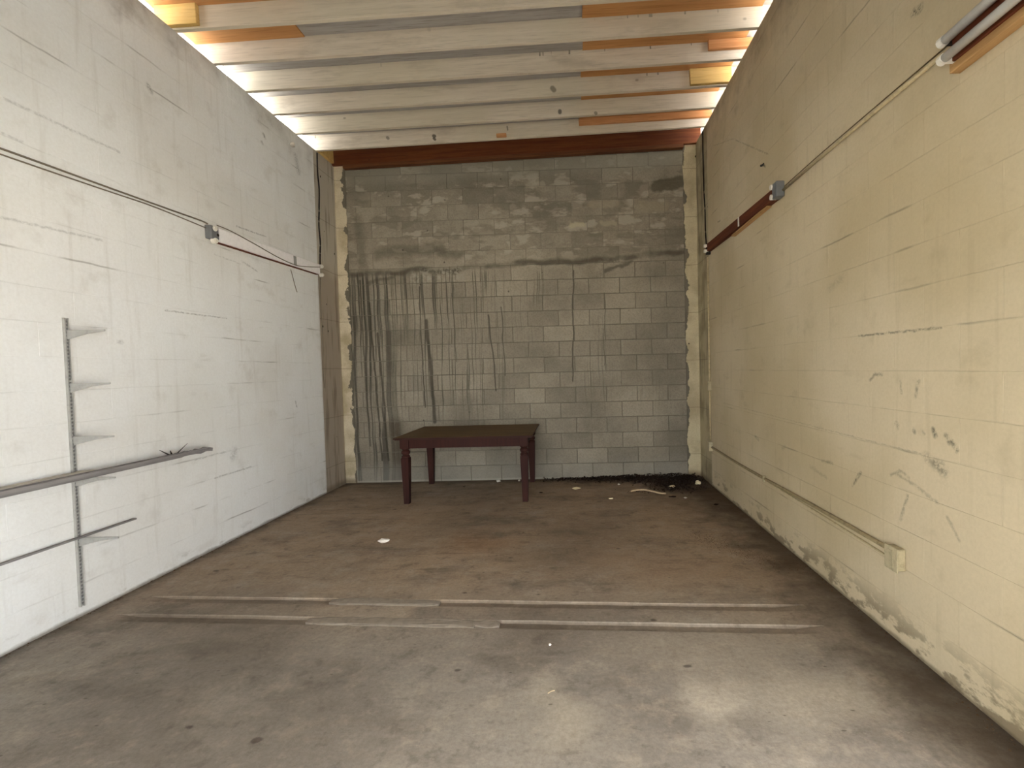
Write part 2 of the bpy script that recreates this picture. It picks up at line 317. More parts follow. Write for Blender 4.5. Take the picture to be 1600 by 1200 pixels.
    h = n.ma('ADD', n.ma('MULTIPLY', fine, 0.4), n.ma('MULTIPLY', med, 1.0))
    return n.done(col, h, 0.008, 0.5, n.ss(med, .3, .7, .62, .86))
M_floor = m_floor()

KNOTS = [((-.145, 4.925, 4.375), (-.13, 4.925, 4.355), .017, .9), ((-.08, 5.331, 4.36), (-.08, 5.331, 4.345), .014, .75), ((.32, 5.331, 4.325), (.325, 5.331, 4.32), .012, .8),
    ((-1.63, 5.738, 4.34), (-1.62, 5.738, 4.335), .014, .8), ((-1.63, 5.738, 4.31), (-1.615, 5.738, 4.295), .010, .8), ((-.73, 5.738, 4.42), (-.725, 5.738, 4.38), .006, .8), ((-2.2, 5.738, 4.34), (-2.19, 5.738, 4.33), .012, .55), ((1.19, 3.706, 4.44), (1.2, 3.706, 4.44), .012, .7)]
def m_wood(name, c0, c1, c2, axis='x', gs=1.0, rough=.8, knots=0.0, paint=False, obj=True, dust=False):
    n = NT(name); tc = n.t.nodes.new('ShaderNodeTexCoord'); P = tc.outputs['Object'] if obj else n.P
    st = {'x': (0.35, 7, 7), 'y': (7, 0.35, 7), 'z': (7, 7, .35)}[axis]
    P2 = n.vm('ADD', P, n.vm('SCALE', (17.0, 31.0, 5.0), sc=n.rnd()))
    g = n.noise(P2, sc=3.0 * gs, det=5, rough=.65, stretch=st); g2 = n.noise(P2, sc=11 * gs, det=4, rough=.6, stretch=st)
    col = n.mix(n.ss(g, .35, .65), c0, c1); col = n.mix(n.ss(g2, .5, .72, 0, .55), col, c2)
    if knots:
        v, _ = n.voro(P2, sc=2.3, stretch=(1, 1.0, 1.6)); col = n.mix(n.ss(n.ma('ADD', v, n.ma('MULTIPLY', g2, .05)), .085, .05, 0, knots), col, lin(52, 36, 24))
    if paint:
        x, y, z = n.sep(P)
        blot = n.noise(P2, sc=2.2, det=5, rough=.65, stretch=(.6, 1, 2)); col = n.mix(n.ss(blot, .5, .68, 0, .6), col, c2)
        # drip teeth under the top edge and stains running down from it
        teeth = n.ss(n.noise(n.vm('MULTIPLY', P2, (26, 1, 1.2)), sc=1, det=1), .64, .68)
        zone = n.ss(n.ma('ADD', z, n.ma('MULTIPLY', n.noise(n.vm('MULTIPLY', P2, (3, 0, 0)), sc=1, det=2), -.05)), .118, .124)
        part = n.ss(n.noise(n.vm('MULTIPLY', P2, (.9, 0, 0)), sc=1, det=1, off=5), .50, .56)
        col = n.mix(n.mul(n.mul(teeth, zone), n.mul(part, .8)), col, lin(52, 44, 34))
        topd = n.ss(z, .135, .184, 0, .45); col = n.mix(topd, col, c2)
        for (A, B, r, k) in KNOTS: col = n.mix(n.mul(n.capsule(n.P, A, B, r * 1.45, .35), k), col, lin(58, 44, 34))
        tint = n.ss(n.noise(P2, sc=.7, det=2, off=3), .42, .6, 0, .35); col = n.mix(tint, col, lin(205, 196, 170))
    if dust:                                     # dust lies on the upward face only, the edges are bare dark wood
        gn = n.t.nodes.new('ShaderNodeNewGeometry'); nz = n.sep(gn.outputs['True Normal'])[2]
        col = n.mix(n.ss(nz, .5, .9), lin(50, 22, 14), col)
    return n.done(col, n.ma('ADD', g2, n.ma('MULTIPLY', g, .5)), .002, .5, rough)
M_joist = m_wood('whitewashed_joist', lin(222, 210, 192), lin(212, 199, 180), lin(176, 163, 145), knots=.6, paint=True)
M_deck = m_wood('old_grey_decking', lin(172, 166, 160), lin(156, 150, 143), lin(120, 112, 104), knots=.3, obj=False)
M_ply = m_wood('orange_plywood', lin(196, 144, 92), lin(180, 128, 78), lin(146, 100, 58), gs=.7, obj=False)
M_newwood = m_wood('orange_board', lin(208, 152, 104), lin(190, 132, 84), lin(158, 106, 64), knots=.4)
M_yellow = m_wood('yellow_pine', lin(222, 190, 124), lin(210, 174, 104), lin(180, 142, 80), knots=.4)
M_beam = m_wood('reddish_brown_beam', lin(112, 62, 30), lin(94, 46, 22), lin(62, 30, 14), knots=.7)
M_plate = m_wood('brown_plate', lin(116, 72, 42), lin(96, 56, 32), lin(70, 40, 22))
M_fixwood = m_wood('brown_fixture_wood', lin(108, 54, 28), lin(88, 42, 22), lin(62, 30, 16), axis='y', obj=False)
M_tan = m_wood('tan_board', lin(196, 158, 108), lin(176, 136, 88), lin(150, 112, 70), axis='y', obj=False)
M_table = m_wood('dark_mahogany', lin(58, 24, 16), lin(46, 18, 12), lin(30, 12, 8), axis='z', rough=.75)
M_tabletop = m_wood('dusty_brown_top', lin(108, 86, 56), lin(94, 74, 48), lin(70, 54, 35), rough=.7, dust=True)
M_greywood = m_wood('weathered_grey_wood', lin(140, 136, 134), lin(116, 112, 111), lin(84, 80, 78), axis='y', obj=False)
M_palewood = m_wood('pale_grey_wood', lin(196, 188, 174), lin(176, 168, 154), lin(146, 138, 126), axis='y', obj=False)

def m_plain(name, c, rough=.5, metal=0.0, var=.25, c2=None):
    n = NT(name); c2 = c2 or tuple(v * .6 for v in c[:3]) + (1,)
    f = n.noise(sc=25, det=4, rough=.7)
    col = n.mix(n.ss(f, .4, .75, 0, var), c, c2)
    n.b.inputs['Metallic'].default_value = metal
    return n.done(col, f, .001, .3, rough)
M_whitemetal = m_plain('white_enamel', lin(246, 243, 243), .4)
M_holder = m_plain('white_lampholder', lin(232, 228, 218), .4)
M_tube = m_plain('fluorescent_glass', lin(232, 230, 224), .25)
M_greybox = m_plain('grey_metal', lin(122, 124, 126), .5, .3)
M_upright = m_plain('scuffed_grey_metal', lin(166, 165, 160), .5, .0, .4, lin(120, 119, 117))
M_slot = m_plain('shaded_slot', lin(112, 111, 110), .6)  # darker tone stands in for the shaded side of the upright
M_cable = m_plain('black_cable', lin(44, 38, 32), .6)
M_cablepaint = m_plain('overpainted_grey_cable', lin(122, 112, 98), .7)
M_conduitR = m_plain('cream_painted_conduit', lin(196, 180, 142), .6, 0, .5, lin(120, 106, 78))
M_conduitD = m_plain('grimy_conduit', lin(122, 106, 78), .7, 0, .5, lin(84, 72, 52))
M_conduitD2 = m_plain('dusty_conduit', lin(158, 142, 108), .7, 0, .6, lin(96, 84, 62))
M_boxR = m_plain('cream_painted_box', lin(186, 174, 142), .6, 0, .5, lin(104, 96, 74))
M_dark = m_plain('dark_socket', lin(36, 30, 24), .7)
M_paper = m_plain('white_paper', lin(226, 220, 208), .8, 0, .25)
M_scrap = m_plain('cream_scrap', lin(236, 222, 184), .8, 0, .3)
M_litter = m_plain('dark_leaf_litter', lin(46, 32, 22), .9, 0, .6)
M_grit = m_plain('brown_grit', lin(92, 70, 48), .9, 0, .6)
M_stick = m_plain('pale_dry_stick', lin(196, 176, 144), .8, 0, .5)
M_patch = m_plain('pale_mortar_patch', lin(140, 129, 116), .9, 0, .6, lin(112, 101, 89))
M_ground = m_plain('pale_concrete_apron', lin(206, 200, 188), .9, 0, .3)

# ------------------------------------------------------------------ mesh helpers
def link(name, bm, mat, parent=None, smooth=False, loc=None):
    me = bpy.data.meshes.new(name); bm.normal_update(); bm.to_mesh(me); bm.free()
    me.materials.append(mat)
    if smooth:
        for p in me.polygons: p.use_smooth = True
    o = bpy.data.objects.new(name, me); C.objects.link(o)
    if loc: o.location = loc
    if parent: o.parent = parent
    return o
def box(bm, x0, x1, y0, y1, z0, z1, bev=0.0, shear=0.0, xref=0.0):
    vs_ = []
    for x in (x0, x1):
        for y in (y0, y1):
            for z in (z0, z1): vs_.append(bm.verts.new((x, y, z + (x - xref) * shear)))
    F = [(0, 1, 3, 2), (4, 6, 7, 5), (0, 4, 5, 1), (2, 3, 7, 6), (0, 2, 6, 4), (1, 5, 7, 3)]
    fs = [bm.faces.new([vs_[i] for i in f]) for f in F]
    if bev:
        es = list({e for f in fs for e in f.edges})
        bmesh.ops.bevel(bm, geom=es, offset=bev, segments=1, affect='EDGES')
    return bm
def bxo(name, mat, x0, x1, y0, y1, z0, z1, parent=None, bev=0.0, shear=0.0, xref=0.0):
    return link(name, box(bmesh.new(), x0, x1, y0, y1, z0, z1, bev, shear, xref), mat, parent)
def tube(bm, pts, r, n=8, caps=True):
    pts = [Vector(p) for p in pts]; rings = []
    for i, p in enumerate(pts):
        d = (pts[min(i + 1, len(pts) - 1)] - pts[max(i - 1, 0)]).normalized()
        a = d.cross(Vector((0, 0, 1)));
        if a.length < .1: a = d.cross(Vector((0, 1, 0)))
        a.normalize(); b = d.cross(a)
        rr = r[i] if isinstance(r, (list, tuple)) else r
        rings.append([bm.verts.new(p + (a * math.cos(t) + b * math.sin(t)) * rr) for t in [2 * math.pi * k / n for k in range(n)]])
    for i in range(len(rings) - 1):
        for k in range(n): bm.faces.new([rings[i][k], rings[i][(k + 1) % n], rings[i + 1][(k + 1) % n], rings[i + 1][k]])
    if caps: bm.faces.new(rings[0][::-1]); bm.faces.new(rings[-1])
    return bm
def lathe(bm, prof, cx=0, cy=0, n=14):
    return tube_z(bm, [(cx, cy, z, r) for z, r in prof], n)
def tube_z(bm, P, n):
    rings = [[bm.verts.new((x + r * math.cos(2 * math.pi * k / n), y + r * math.sin(2 * math.pi * k / n), z)) for k in range(n)] for x, y, z, r in P]
    for i in range(len(rings) - 1):
        for k in range(n): bm.faces.new([rings[i][k], rings[i][(k + 1) % n], rings[i + 1][(k + 1) % n], rings[i + 1][k]])
    bm.faces.new(rings[0][::-1]); bm.faces.new(rings[-1]); return bm
def smooth_pts(pts, n=6):
    pts = [Vector(p) for p in pts]; out = []
    for i in range(len(pts) - 1):
        p0, p1, p2, p3 = pts[max(i - 1, 0)], pts[i], pts[i + 1], pts[min(i + 2, len(pts) - 1)]
        for k in range(n):
            t = k / n
            out.append(.5 * ((2 * p1) + (p2 - p0) * t + (2 * p0 - 5 * p1 + 4 * p2 - p3) * t * t + (3 * p1 - p0 - 3 * p2 + p3) * t ** 3))
    out.append(pts[-1]); return out
def tag(o, label, cat, group=None, kind=None):
    o['label'] = label; o['category'] = cat
    if group: o['group'] = group
    if kind: o['kind'] = kind
    return o
def struct(o, label=None, cat=None):
    o['kind'] = 'structure'
    if label: o['label'] = label
    if cat: o['category'] = cat
    return o
def empty(name, loc):
    o = bpy.data.objects.new(name, None); C.objects.link(o); o.location = loc; o.empty_display_size = .1; return o
def under(o, parent):                           # parent while keeping world-space mesh coordinates
    o.parent = parent; o.matrix_parent_inverse = Matrix.Translation(-parent.location); return o

# ------------------------------------------------------------------ floor with two shallow door-track grooves
def floor():
    bm = bmesh.new()
    GS = -0.058
    xs = [XL - .25, -2.9, 1.36, XR + .25]
    # rows of (y at x=0, sheared, below z)
    ys = [(YF - .3, 0), (2.560, 1), (2.572, 1), (2.640, 1), (2.652, 1), (2.795, 1), (2.807, 1), (2.868, 1), (2.880, 1), (6.5, 0)]
    def yy(r, x): return r[0] + (GS * x if r[1] else 0)
    zrow = [0, 0, -.016, -.016, 0, 0, -.014, -.014, 0, 0]
    G = []
    xx = []
    N = 24
    for a, b in zip(xs[:-1], xs[1:]):
        m = N if a == -2.9 else 1
        xx += [a + (b - a) * k / m for k in range(m)]
    xx.append(xs[-1])
    eps = .012
    for j, r in enumerate(ys):
        row = []
        for i, x in enumerate(xx):
            inside = -2.9 + eps < x < 1.36 - eps
            jit = random.uniform(-.003, .003) if r[1] and inside else 0
            row.append(bm.verts.new((x, yy(r, x) + jit, zrow[j] if inside else 0)))
        G.append(row)
    for j in range(len(G) - 1):
        for i in range(len(xx) - 1): bm.faces.new([G[j][i], G[j][i + 1], G[j + 1][i + 1], G[j + 1][i]])
    # slab body
    o = link('floor', bm, M_floor); struct(o, 'brown grey worn concrete floor with two shallow grooves across it', 'floor')
    b = box(bmesh.new(), XL - .25, XR + .25, YF - .3, 6.5, -.25, -.03); s = link('slab_base', b, M_floor, o)
    # mortar that fills the grooves in places
    def patch(pts, h):
        bm = bmesh.new()
        c = [Vector((x, y, 0)) for x, y in pts]; m = sum(c, Vector()) / len(c)
        lo = [bm.verts.new((p.x, p.y, -.02)) for p in c]; hi = [bm.verts.new((p.x, p.y, .001 + random.uniform(0, .002))) for p in c]
        top = [bm.verts.new((m.x + (p.x - m.x) * .86, m.y + (p.y - m.y) * .7, h + random.uniform(-.0015, .0015))) for p in c]
        n = len(c)
        for k in range(n):
            bm.faces.new([lo[k], lo[(k + 1) % n], hi[(k + 1) % n], hi[k]]); bm.faces.new([hi[k], hi[(k + 1) % n], top[(k + 1) % n], top[k]])
        bm.faces.new(top); link('mortar_patch', bm, M_patch, o)
    def strip(x0, x1, yc, w, n, h):
        up = [(x0 + (x1 - x0) * k / n, yc + GS * (x0 + (x1 - x0) * k / n) + w * random.uniform(.75, 1.1) * (.55 if k in (0, n) else 1)) for k in range(n + 1)]
        dn = [(x, yc + GS * x - w * random.uniform(.75, 1.1) * (.55 if x in (x0, x1) else 1)) for x, _ in up[::-1]]
        patch(dn[::-1] + up[::-1], h)
    strip(-1.60, -.88, 2.837, .042, 9, .006); strip(-1.62, -.60, 2.606, .046, 12, .005); strip(-.62, -.46, 2.606, .036, 4, .004)
    return o
FLOOR = floor()
ground = bxo('ground', M_ground, -14, 14, -16, YF - .3, -.35, -.03); struct(ground, 'pale concrete apron outside the open doorway behind the viewer', 'ground')

# ------------------------------------------------------------------ walls of blocks
mesh_cache = {}
def block_mesh(kind, l, h, mat, ch):
    key = (kind, round(l, 3), round(h, 3))
    if key in mesh_cache: return mesh_cache[key]
    l2, h2 = l / 2, h / 2; V = []
    # local: u along the wall, w up, front at depth 0, chamfer back to -ch, body to -0.03
    lev = [(l2, h2, -.03), (l2, h2, -ch), (l2 - ch, h2 - ch, 0)]
    def pt(u, w, d):
        return {'back': (u, -d, w), 'left': (d, u, w), 'right': (-d, u, w)}[kind]
    for a, b, d in lev:
        for su, sw in ((-1, -1), (1, -1), (1, 1), (-1, 1)): V.append(pt(su * a, sw * b, d))
    F = [(8, 9, 10, 11)]
    for k in range(2):
        for i in range(4): j = (i + 1) % 4; F.append((k * 4 + i, k * 4 + j, k * 4 + 4 + j, k * 4 + 4 + i))
    me = bpy.data.meshes.new('block'); me.from_pydata(V, [], F); me.materials.append(mat)
    bm = bmesh.new(); bm.from_mesh(me)
    bmesh.ops.recalc_face_normals(bm, faces=bm.faces)
    fr = max(bm.faces, key=lambda f: f.calc_area()); n = {'back': Vector((0, -1, 0)), 'left': Vector((1, 0, 0)), 'right': Vector((-1, 0, 0))}[kind]
    bm.normal_update()
    if fr.normal.dot(n) < 0: bmesh.ops.reverse_faces(bm, faces=bm.faces)
    bm.to_mesh(me); bm.free()
    mesh_cache[key] = me; return me
REC = .0010
SY0, SY1, SZ = 0, 1.3, 2.0
def side_wall(kind, x, mat, ztop, label, jitter):
    s = -1 if kind == 'left' else 1
    ext = x + s * .22
    bm = bmesh.new(); xa, xb = min(ext, x + s * REC), max(ext, x + s * REC)
    if kind == 'left': box(bm, xa, xb, YF, 5.672, -.02, ztop)
    else:                                           # the right wall has a doorway beside the camera
        box(bm, xa, xb, SY1, 5.672, -.02, ztop); box(bm, xa, xb, SY0, SY1, SZ, ztop); box(bm, xa, xb, YF, SY0, -.02, ztop)
    w = link('wall_' + kind, bm, mat)
    struct(w, label, 'wall')
    ycut = 1.9 if kind == 'left' else 1.6
    gap = .0016
    rest = bmesh.new()
    for r in range(22):
        z0, z1 = r * CH, min((r + 1) * CH, ztop)
        if z1 - z0 < .05: z0 = None
        if z0 is None: continue
        y = YF + (BL / 2 if r % 2 else 0) - BL
        # joints line up with the ones darkened in the paint: y = (k + 0.5 + r/2) * BL
        k0 = math.floor(YF / BL) - 1; edges = [(k + .5 + r * .5) * BL for k in range(k0 - 14, 22)]
        edges = sorted(e for e in edges if YF + .06 < e < 5.672 - .06); edges = [YF] + edges + [5.672]
        for a, b in zip(edges[:-1], edges[1:]):
            l, h = b - a - gap, z1 - z0 - gap; c = (x + s * -random.uniform(0, jitter), (a + b) / 2, (z0 + z1) / 2)
            if kind == 'right' and b < ycut: continue
            if b < ycut:
                box(rest, min(c[0], c[0] + s * .03), max(c[0], c[0] + s * .03), a + gap / 2, b - gap / 2, z0 + gap / 2, z1 - gap / 2); continue
            o = bpy.data.objects.new('block', block_mesh(kind, l, h, mat, .0006)); C.objects.link(o); o.location = c; o.parent = w
    if kind == 'left':
        st = link('block_field', rest, mat, w); st['kind'] = 'stuff'
    else: rest.free()
    return w
WL = side_wall('left', XL, M_left, 4.212, 'cream painted concrete block wall on the left side of the room', .0002)
WR = side_wall('right', XR, M_right, 4.337, 'cream painted concrete block wall on the right side of the room', .0002)

CX0, CX1 = -2.945, 1.487                             # infill between the two corner columns
def back_wall():
    w = bxo('wall_back', M_mortar, CX0 - .02, CX1 + .02, YB + .0055, YB + .22, -.02, zc(0) - .066, None, 0, SL, 0)
    struct(w, 'bare grey concrete block wall at the far end, streaked with drips', 'wall')
    bh = .2035
    for r in range(22):
        z0 = r * bh
        first = -.585 + (0 if r % 2 == 0 else BL / 2)
        edges = [first + k * BL for k in range(-8, 8)]; edges = sorted(e for e in edges if CX0 + .05 < e < CX1 - .05); edges = [CX0] + edges + [CX1]
        for a, b in zip(edges[:-1], edges[1:]):
            top = min(zc(a) - .068, (r + 1) * bh)
            if top - z0 < .03: continue
            up = z0 > 2.8
            g = .004 if up else .008
            if random.random() < .3: g *= .6
            dy = random.uniform(-.002, .0015) if up else random.uniform(-.0012, .0015)
            o = bpy.data.objects.new('block', block_mesh('back', b - a - g, top - z0 - g, M_block, .002 if up else .0032)); C.objects.link(o)
            o.location = ((a + b) / 2, YB + dy + (.002 if up else 0), (z0 + top) / 2); o.parent = w
    return w
WB = back_wall()
def column(name, mat, left):
    bm = bmesh.new(); s = -1 if left else 1; X = XL if left else XR; e = CX0 if left else CX1
    box(bm, min(X + s * .22, X - s * .0003), max(X + s * .22, X - s * .0003), 5.674, YB + .22, -.02, 4.212 if left else 4.337)
    # face on the back wall with a ragged inner edge
    xa, xb = (X - .0003, e) if left else (e, X + .0003); n = 60; zt = zc(X) - .003
    fr = []; bk = []
    for k in range(n + 1):
        z = zt * k / n - (.0 if k else .02); j = random.uniform(-.012, .010) if 0 < k < n else 0
        xe = e + (j if left else -j)
        fr.append((xe, z))
    for i in range(n):
        (x0, z0), (x1, z1) = fr[i], fr[i + 1]; yf, yb = YB - .004, YB + .05
        q = [bm.verts.new(p) for p in ((X, yf, z0), (x0, yf, z0), (x1, yf, z1), (X, yf, z1))]
        bm.faces.new(q if left else q[::-1])
        q = [bm.verts.new(p) for p in ((x0, yf, z0), (x0, yb, z0), (x1, yb, z1), (x1, yf, z1))]
        bm.faces.new(q if left else q[::-1])
    return struct(link(name, bm, mat), 'cream painted concrete corner column with a ragged paint edge, %s of the bare block wall' % ('left' if left else 'right'), 'column')
column('trim_1', M_colL, True); column('trim_2', M_colR, False)

# front wall with the open doorway behind the camera (gives the room its light)
DX0, DX1, DZ = -1.6, .4, 2.05
bm = bmesh.new()
box(bm, XL - .2, DX0, YF - .2, YF, -.02, 4.25); box(bm, DX1, XR + .2, YF - .2, YF, -.02, 4.25); box(bm, DX0, DX1, YF - .2, YF, DZ, 4.25)
box(bm, XL - .2, XR + .2, YF - .2, YF, 4.2, 4.45)
struct(link('wall_front', bm, M_left), 'painted block wall with an open doorway behind the viewer', 'wall')

sun_block = bxo('ceiling_sun_blocker', M_left, -5, 2.4, -5.0, YF - .21, 2.95, 3.05); struct(sun_block, 'unseen sun-blocking slab added outside the front doorway, behind the viewer', 'roof')  # added out of view to keep the sun off the front apron

# ------------------------------------------------------------------ ceiling: decking, joists, patches
bm = bmesh.new()
XO = XL - .15
yk = lambda k: JY0 - JS * k
box(bm, XO, XR + .23, yk(4) - .2, YB + .25, zc(0) + JH + .001, zc(0) + JH + .03, 0, SL, 0)
box(bm, XL - .24, XR + .24, YF - .25, yk(4) - .2, zc(0) + JH + .001, zc(0) + JH + .03, 0, SL, 0)
CE = link('ceiling', bm, M_deck); struct(CE, 'old grey roof decking above whitewashed joists with orange plywood patches', 'ceiling')
def sloped(name, mat, x0, x1, y0, y1, z0, z1, bev=0.0):       # z measured from the joist underside; local x along the slope
    bm = box(bmesh.new(), 0, (x1 - x0) * math.sqrt(1 + SL * SL), y0 - y0, y1 - y0, 0, z1 - z0, bev)
    o = link(name, bm, mat, CE, loc=(x0, y0, zc(x0) + z0)); o.rotation_euler = (0, -math.atan(SL), 0); return o
for k in range(1, 16):
    j = sloped('joist', M_joist, XL - .17, XR + .17, yk(k), yk(k) + JT, 0.0005, JH, .002)
beam = sloped('rear_beam', M_beam, XL - .06, XR + .06, 6.118, 6.156, -.018, .20, .002); beam['label'] = 'unpainted reddish brown rear beam'
plate = sloped('plate', M_plate, CX0, CX1, 6.110, 6.25, -.064, -.020, .002)
# plywood panels seen between the joists on the right, and at the left wall
for k in range(1, 9):
    y0, y1 = yk(k + 1) + JT + .001, yk(k) - .001
    sloped('plywood_panel', M_ply, .15 + (.0 if k % 2 else .012), XR + .035, y0, y1, JH - .012, JH)
for k, xe in ((5, -2.27), (6, -2.05), (7, -2.3)):
    sloped('plywood_panel', M_ply, XL - .15, xe, yk(k + 1) + JT + .001, yk(k) - .001, JH - .012, JH)
# blocking and sistered boards nailed to the joist faces
def blocking(mat, k, x0, x1, z0, z1, label):
    o = sloped('blocking_board', mat, x0, x1, yk(k) - .038, yk(k) - .0005, z0, z1, .003); o['label'] = label
blocking(M_yellow, 6, XL - .12, -2.875, .012, JH - .014, 'yellow pine block at the left wall')
blocking(M_yellow, 3, 1.27, XR + .04, .010, JH - .016, 'yellow pine block near the right wall')
blocking(M_newwood, 4, 1.34, XR + .10, .085, JH - .014, 'short orange board near the right wall')
blocking(M_newwood, 1, .14, XR + .08, .092, JH - .014, 'long orange board on the last joist')
blocking(M_newwood, 1, -.86, -.74, .012, .050, 'small orange scrap under the last joist')
o = sloped('blocking_board', M_yellow, XL - .10, XL + .035, yk(1) + .05, 6.105, .0, .16, .003); o['label'] = 'yellow pine block in the rear left corner'
o = sloped('blocking_board', M_beam, XR - .05, XR + .10, yk(7) - .001, yk(7) + JS - .05, .005, JH - .02, .003); o['label'] = 'dark brown block at the right wall'

# ------------------------------------------------------------------ table
def table():
    t = empty('wooden_table', (-1.232, 5.60, 0)); tag(t, 'dark mahogany dining table with dusty brown top and turned legs', 'table')
    W, Dp, L = 1.425, 1.0, .098
    bm = box(bmesh.new(), -.765, .765, -.548, .532, .722, .748)
    bmesh.ops.bevel(bm, geom=[e for e in bm.edges if all(v.co.z < .73 for v in e.verts)], offset=.012, segments=2, affect='EDGES')
    bmesh.ops.bevel(bm, geom=[e for e in bm.edges if all(v.co.z > .745 for v in e.verts)], offset=.003, segments=1, affect='EDGES')
    link('tabletop', bm, M_tabletop, t)
    def leg(cx, cy):
        bm = bmesh.new(); h = L / 2
        box(bm, -h, h, -h, h, .625, .722, .003)
        prof = [(.626, .046), (.616, .047), (.608, .038), (.602, .033), (.596, .038), (.588, .046), (.575, .049), (.562, .045), (.555, .036), (.549, .033), (.543, .036), (.538, .044), (.528, .047), (.520, .044), (.512, .044)]
        lathe(bm, prof[::-1], n=18)
        a, b = .043, .029
        vv = [bm.verts.new((sx * w, sy * w, z)) for z, w in ((0, b), (.505, a), (.516, a * .93)) for sx, sy in ((-1, -1), (1, -1), (1, 1), (-1, 1))]
        bm.faces.new(vv[:4][::-1]); bm.faces.new(vv[8:])
        for r in (0, 4):
            for i in range(4): bm.faces.new([vv[r + i], vv[r + (i + 1) % 4], vv[r + 4 + (i + 1) % 4], vv[r + 4 + i]])
        link('leg', bm, M_table, t, loc=(cx, cy, 0))
    for sx in (-1, 1):
        for sy in (-1, 1): leg(sx * (W / 2 - L / 2), sy * (Dp / 2 - L / 2))
    hw, hd = W / 2 - .022, Dp / 2 - .022
    for sy in (-1, 1): bxo('apron', M_table, -hw + .07, hw - .07, min(sy * hd, sy * (hd - .022)), max(sy * hd, sy * (hd - .022)), .622, .722, t, .002)
    for sx in (-1, 1): bxo('apron', M_table, min(sx * hw, sx * (hw - .022)), max(sx * hw, sx * (hw - .022)), -hd + .07, hd - .07, .622, .722, t, .002)
    return t
table()

# ------------------------------------------------------------------ shelf upright with brackets, bars lying on them
def shelf_upright():
    t = empty('shelf_upright', (XL, 2.783, .065)); tag(t, 'tall slotted metal shelf upright with five brackets on the left wall', 'shelf bracket')
    bm = bmesh.new(); x0 = XL + .0012
    box(bm, x0, x0 + .003, 2.770, 2.796, .065, 1.845)
    box(bm, x0 + .003, x0 + .015, 2.770, 2.7725, .065, 1.845); box(bm, x0 + .003, x0 + .015, 2.7935, 2.796, .065, 1.845)
    box(bm, x0 + .0125, x0 + .015, 2.7725, 2.777, .065, 1.845); box(bm, x0 + .0125, x0 + .015, 2.789, 2.7935, .065, 1.845)
    under(link('upright', bm, M_upright), t)
    bm = bmesh.new(); z = .08
    while z < 1.82: box(bm, x0 + .0125, x0 + .0148, 2.777, 2.789, z, z + .012); z += .022
    under(link('slot_bars', bm, M_slot), t)
    for zt, ln in ((1.770, .235), (1.447, .25), (1.122, .255), (.868, .25), (.496, .25)):
        bm = bmesh.new(); xa = x0 + .0135
        prof = [(xa, zt), (xa + ln, zt), (xa + ln, zt - .010), (xa + ln * .55, zt - .022), (xa + .02, zt - .05), (xa, zt - .055)]
        for y0, y1 in ((2.7805, 2.7825), (2.7845, 2.7865)):
            A = [bm.verts.new((x, y0, z)) for x, z in prof]; B = [bm.verts.new((x, y1, z)) for x, z in prof]
            bm.faces.new(A); bm.faces.new(B[::-1])
            for i in range(6): bm.faces.new([A[i], B[i], B[(i + 1) % 6], A[(i + 1) % 6]])
        box(bm, xa + .01, xa + ln, 2.779, 2.788, zt - .003, zt)
        under(link('bracket', bm, M_upright), t)
shelf_upright()

def ragged_bar(name, mat, x0, x1, y0, y1, z0, z1, rag, label, cat, n=14):
    bm = bmesh.new(); rings = []
    ys_ = [y0, (y0 + y1) / 2, y1 - .35] + [y1 - .35 + .35 * (k + 1) / n for k in range(n)]
    for i, y in enumerate(ys_):
        j = rag if i > 3 else 0; f = 1 - (.35 if rag and i > len(ys_) - 4 else 0) * ((i - (len(ys_) - 4)) / 3 if i > len(ys_) - 4 else 0)
        c = lambda: random.uniform(-j, j)
        zm = (z0 + z1) / 2
        rings.append([bm.verts.new(p) for p in ((x0 + abs(c()), y + c(), z0 + c() * .0), (x1 - abs(c()), y + c(), z0 + (c() if i > 4 else 0)), (x1 - abs(c()), y + c(), zm + (z1 - zm) * f + c()), (x0 + abs(c()), y + c(), zm + (z1 - zm) * f + c()))])
    for a, b in zip(rings[:-1], rings[1:]):
        for i in range(4): bm.faces.new([a[i], b[i], b[(i + 1) % 4], a[(i + 1) % 4]])
    bm.faces.new(rings[0]); bm.faces.new(rings[-1][::-1])
    bmesh.ops.recalc_face_normals(bm, faces=bm.faces)
    return bm
e = empty('wooden_batten', (-2.985, 2.783, .868)); tag(e, 'long weathered grey wooden batten with a splintered end resting on the fourth bracket', 'batten')
b = ragged_bar('', None, -2.998, -2.950, 1.55, 3.72, .8685, .902, .006, '', ''); under(link('batten', b, M_greywood), e)
bm = bmesh.new()                                   # splinters and a bent nail near the far end
for (p, q, r) in [((-2.99, 3.38, .89), (-3.02, 3.40, .925), .009), ((-2.985, 3.40, .89), (-2.97, 3.50, .965), .0045), ((-2.98, 3.36, .892), (-3.02, 3.31, .945), .007)]: tube(bm, [p, q], [r, r * .25], 5)
s = under(link('splinter', bm, M_dark), e)
e = empty('pale_lath', (-3.04, 2.783, .868)); tag(e, 'short pale wooden lath lying between the grey batten and the left wall', 'lath')
b = ragged_bar('', None, -3.062, -3.012, 1.6, 2.86, .8685, .907, .0015, '', ''); under(link('lath', b, M_palewood), e)
e = empty('metal_strip', (-3.05, 2.783, .496)); tag(e, 'thin grey metal strip resting on the lowest bracket of the left wall', 'strip')
b = bmesh.new(); box(b, -3.064, -3.040, 1.7, 3.13, .4965, .506); under(link('strip', b, M_greywood), e)

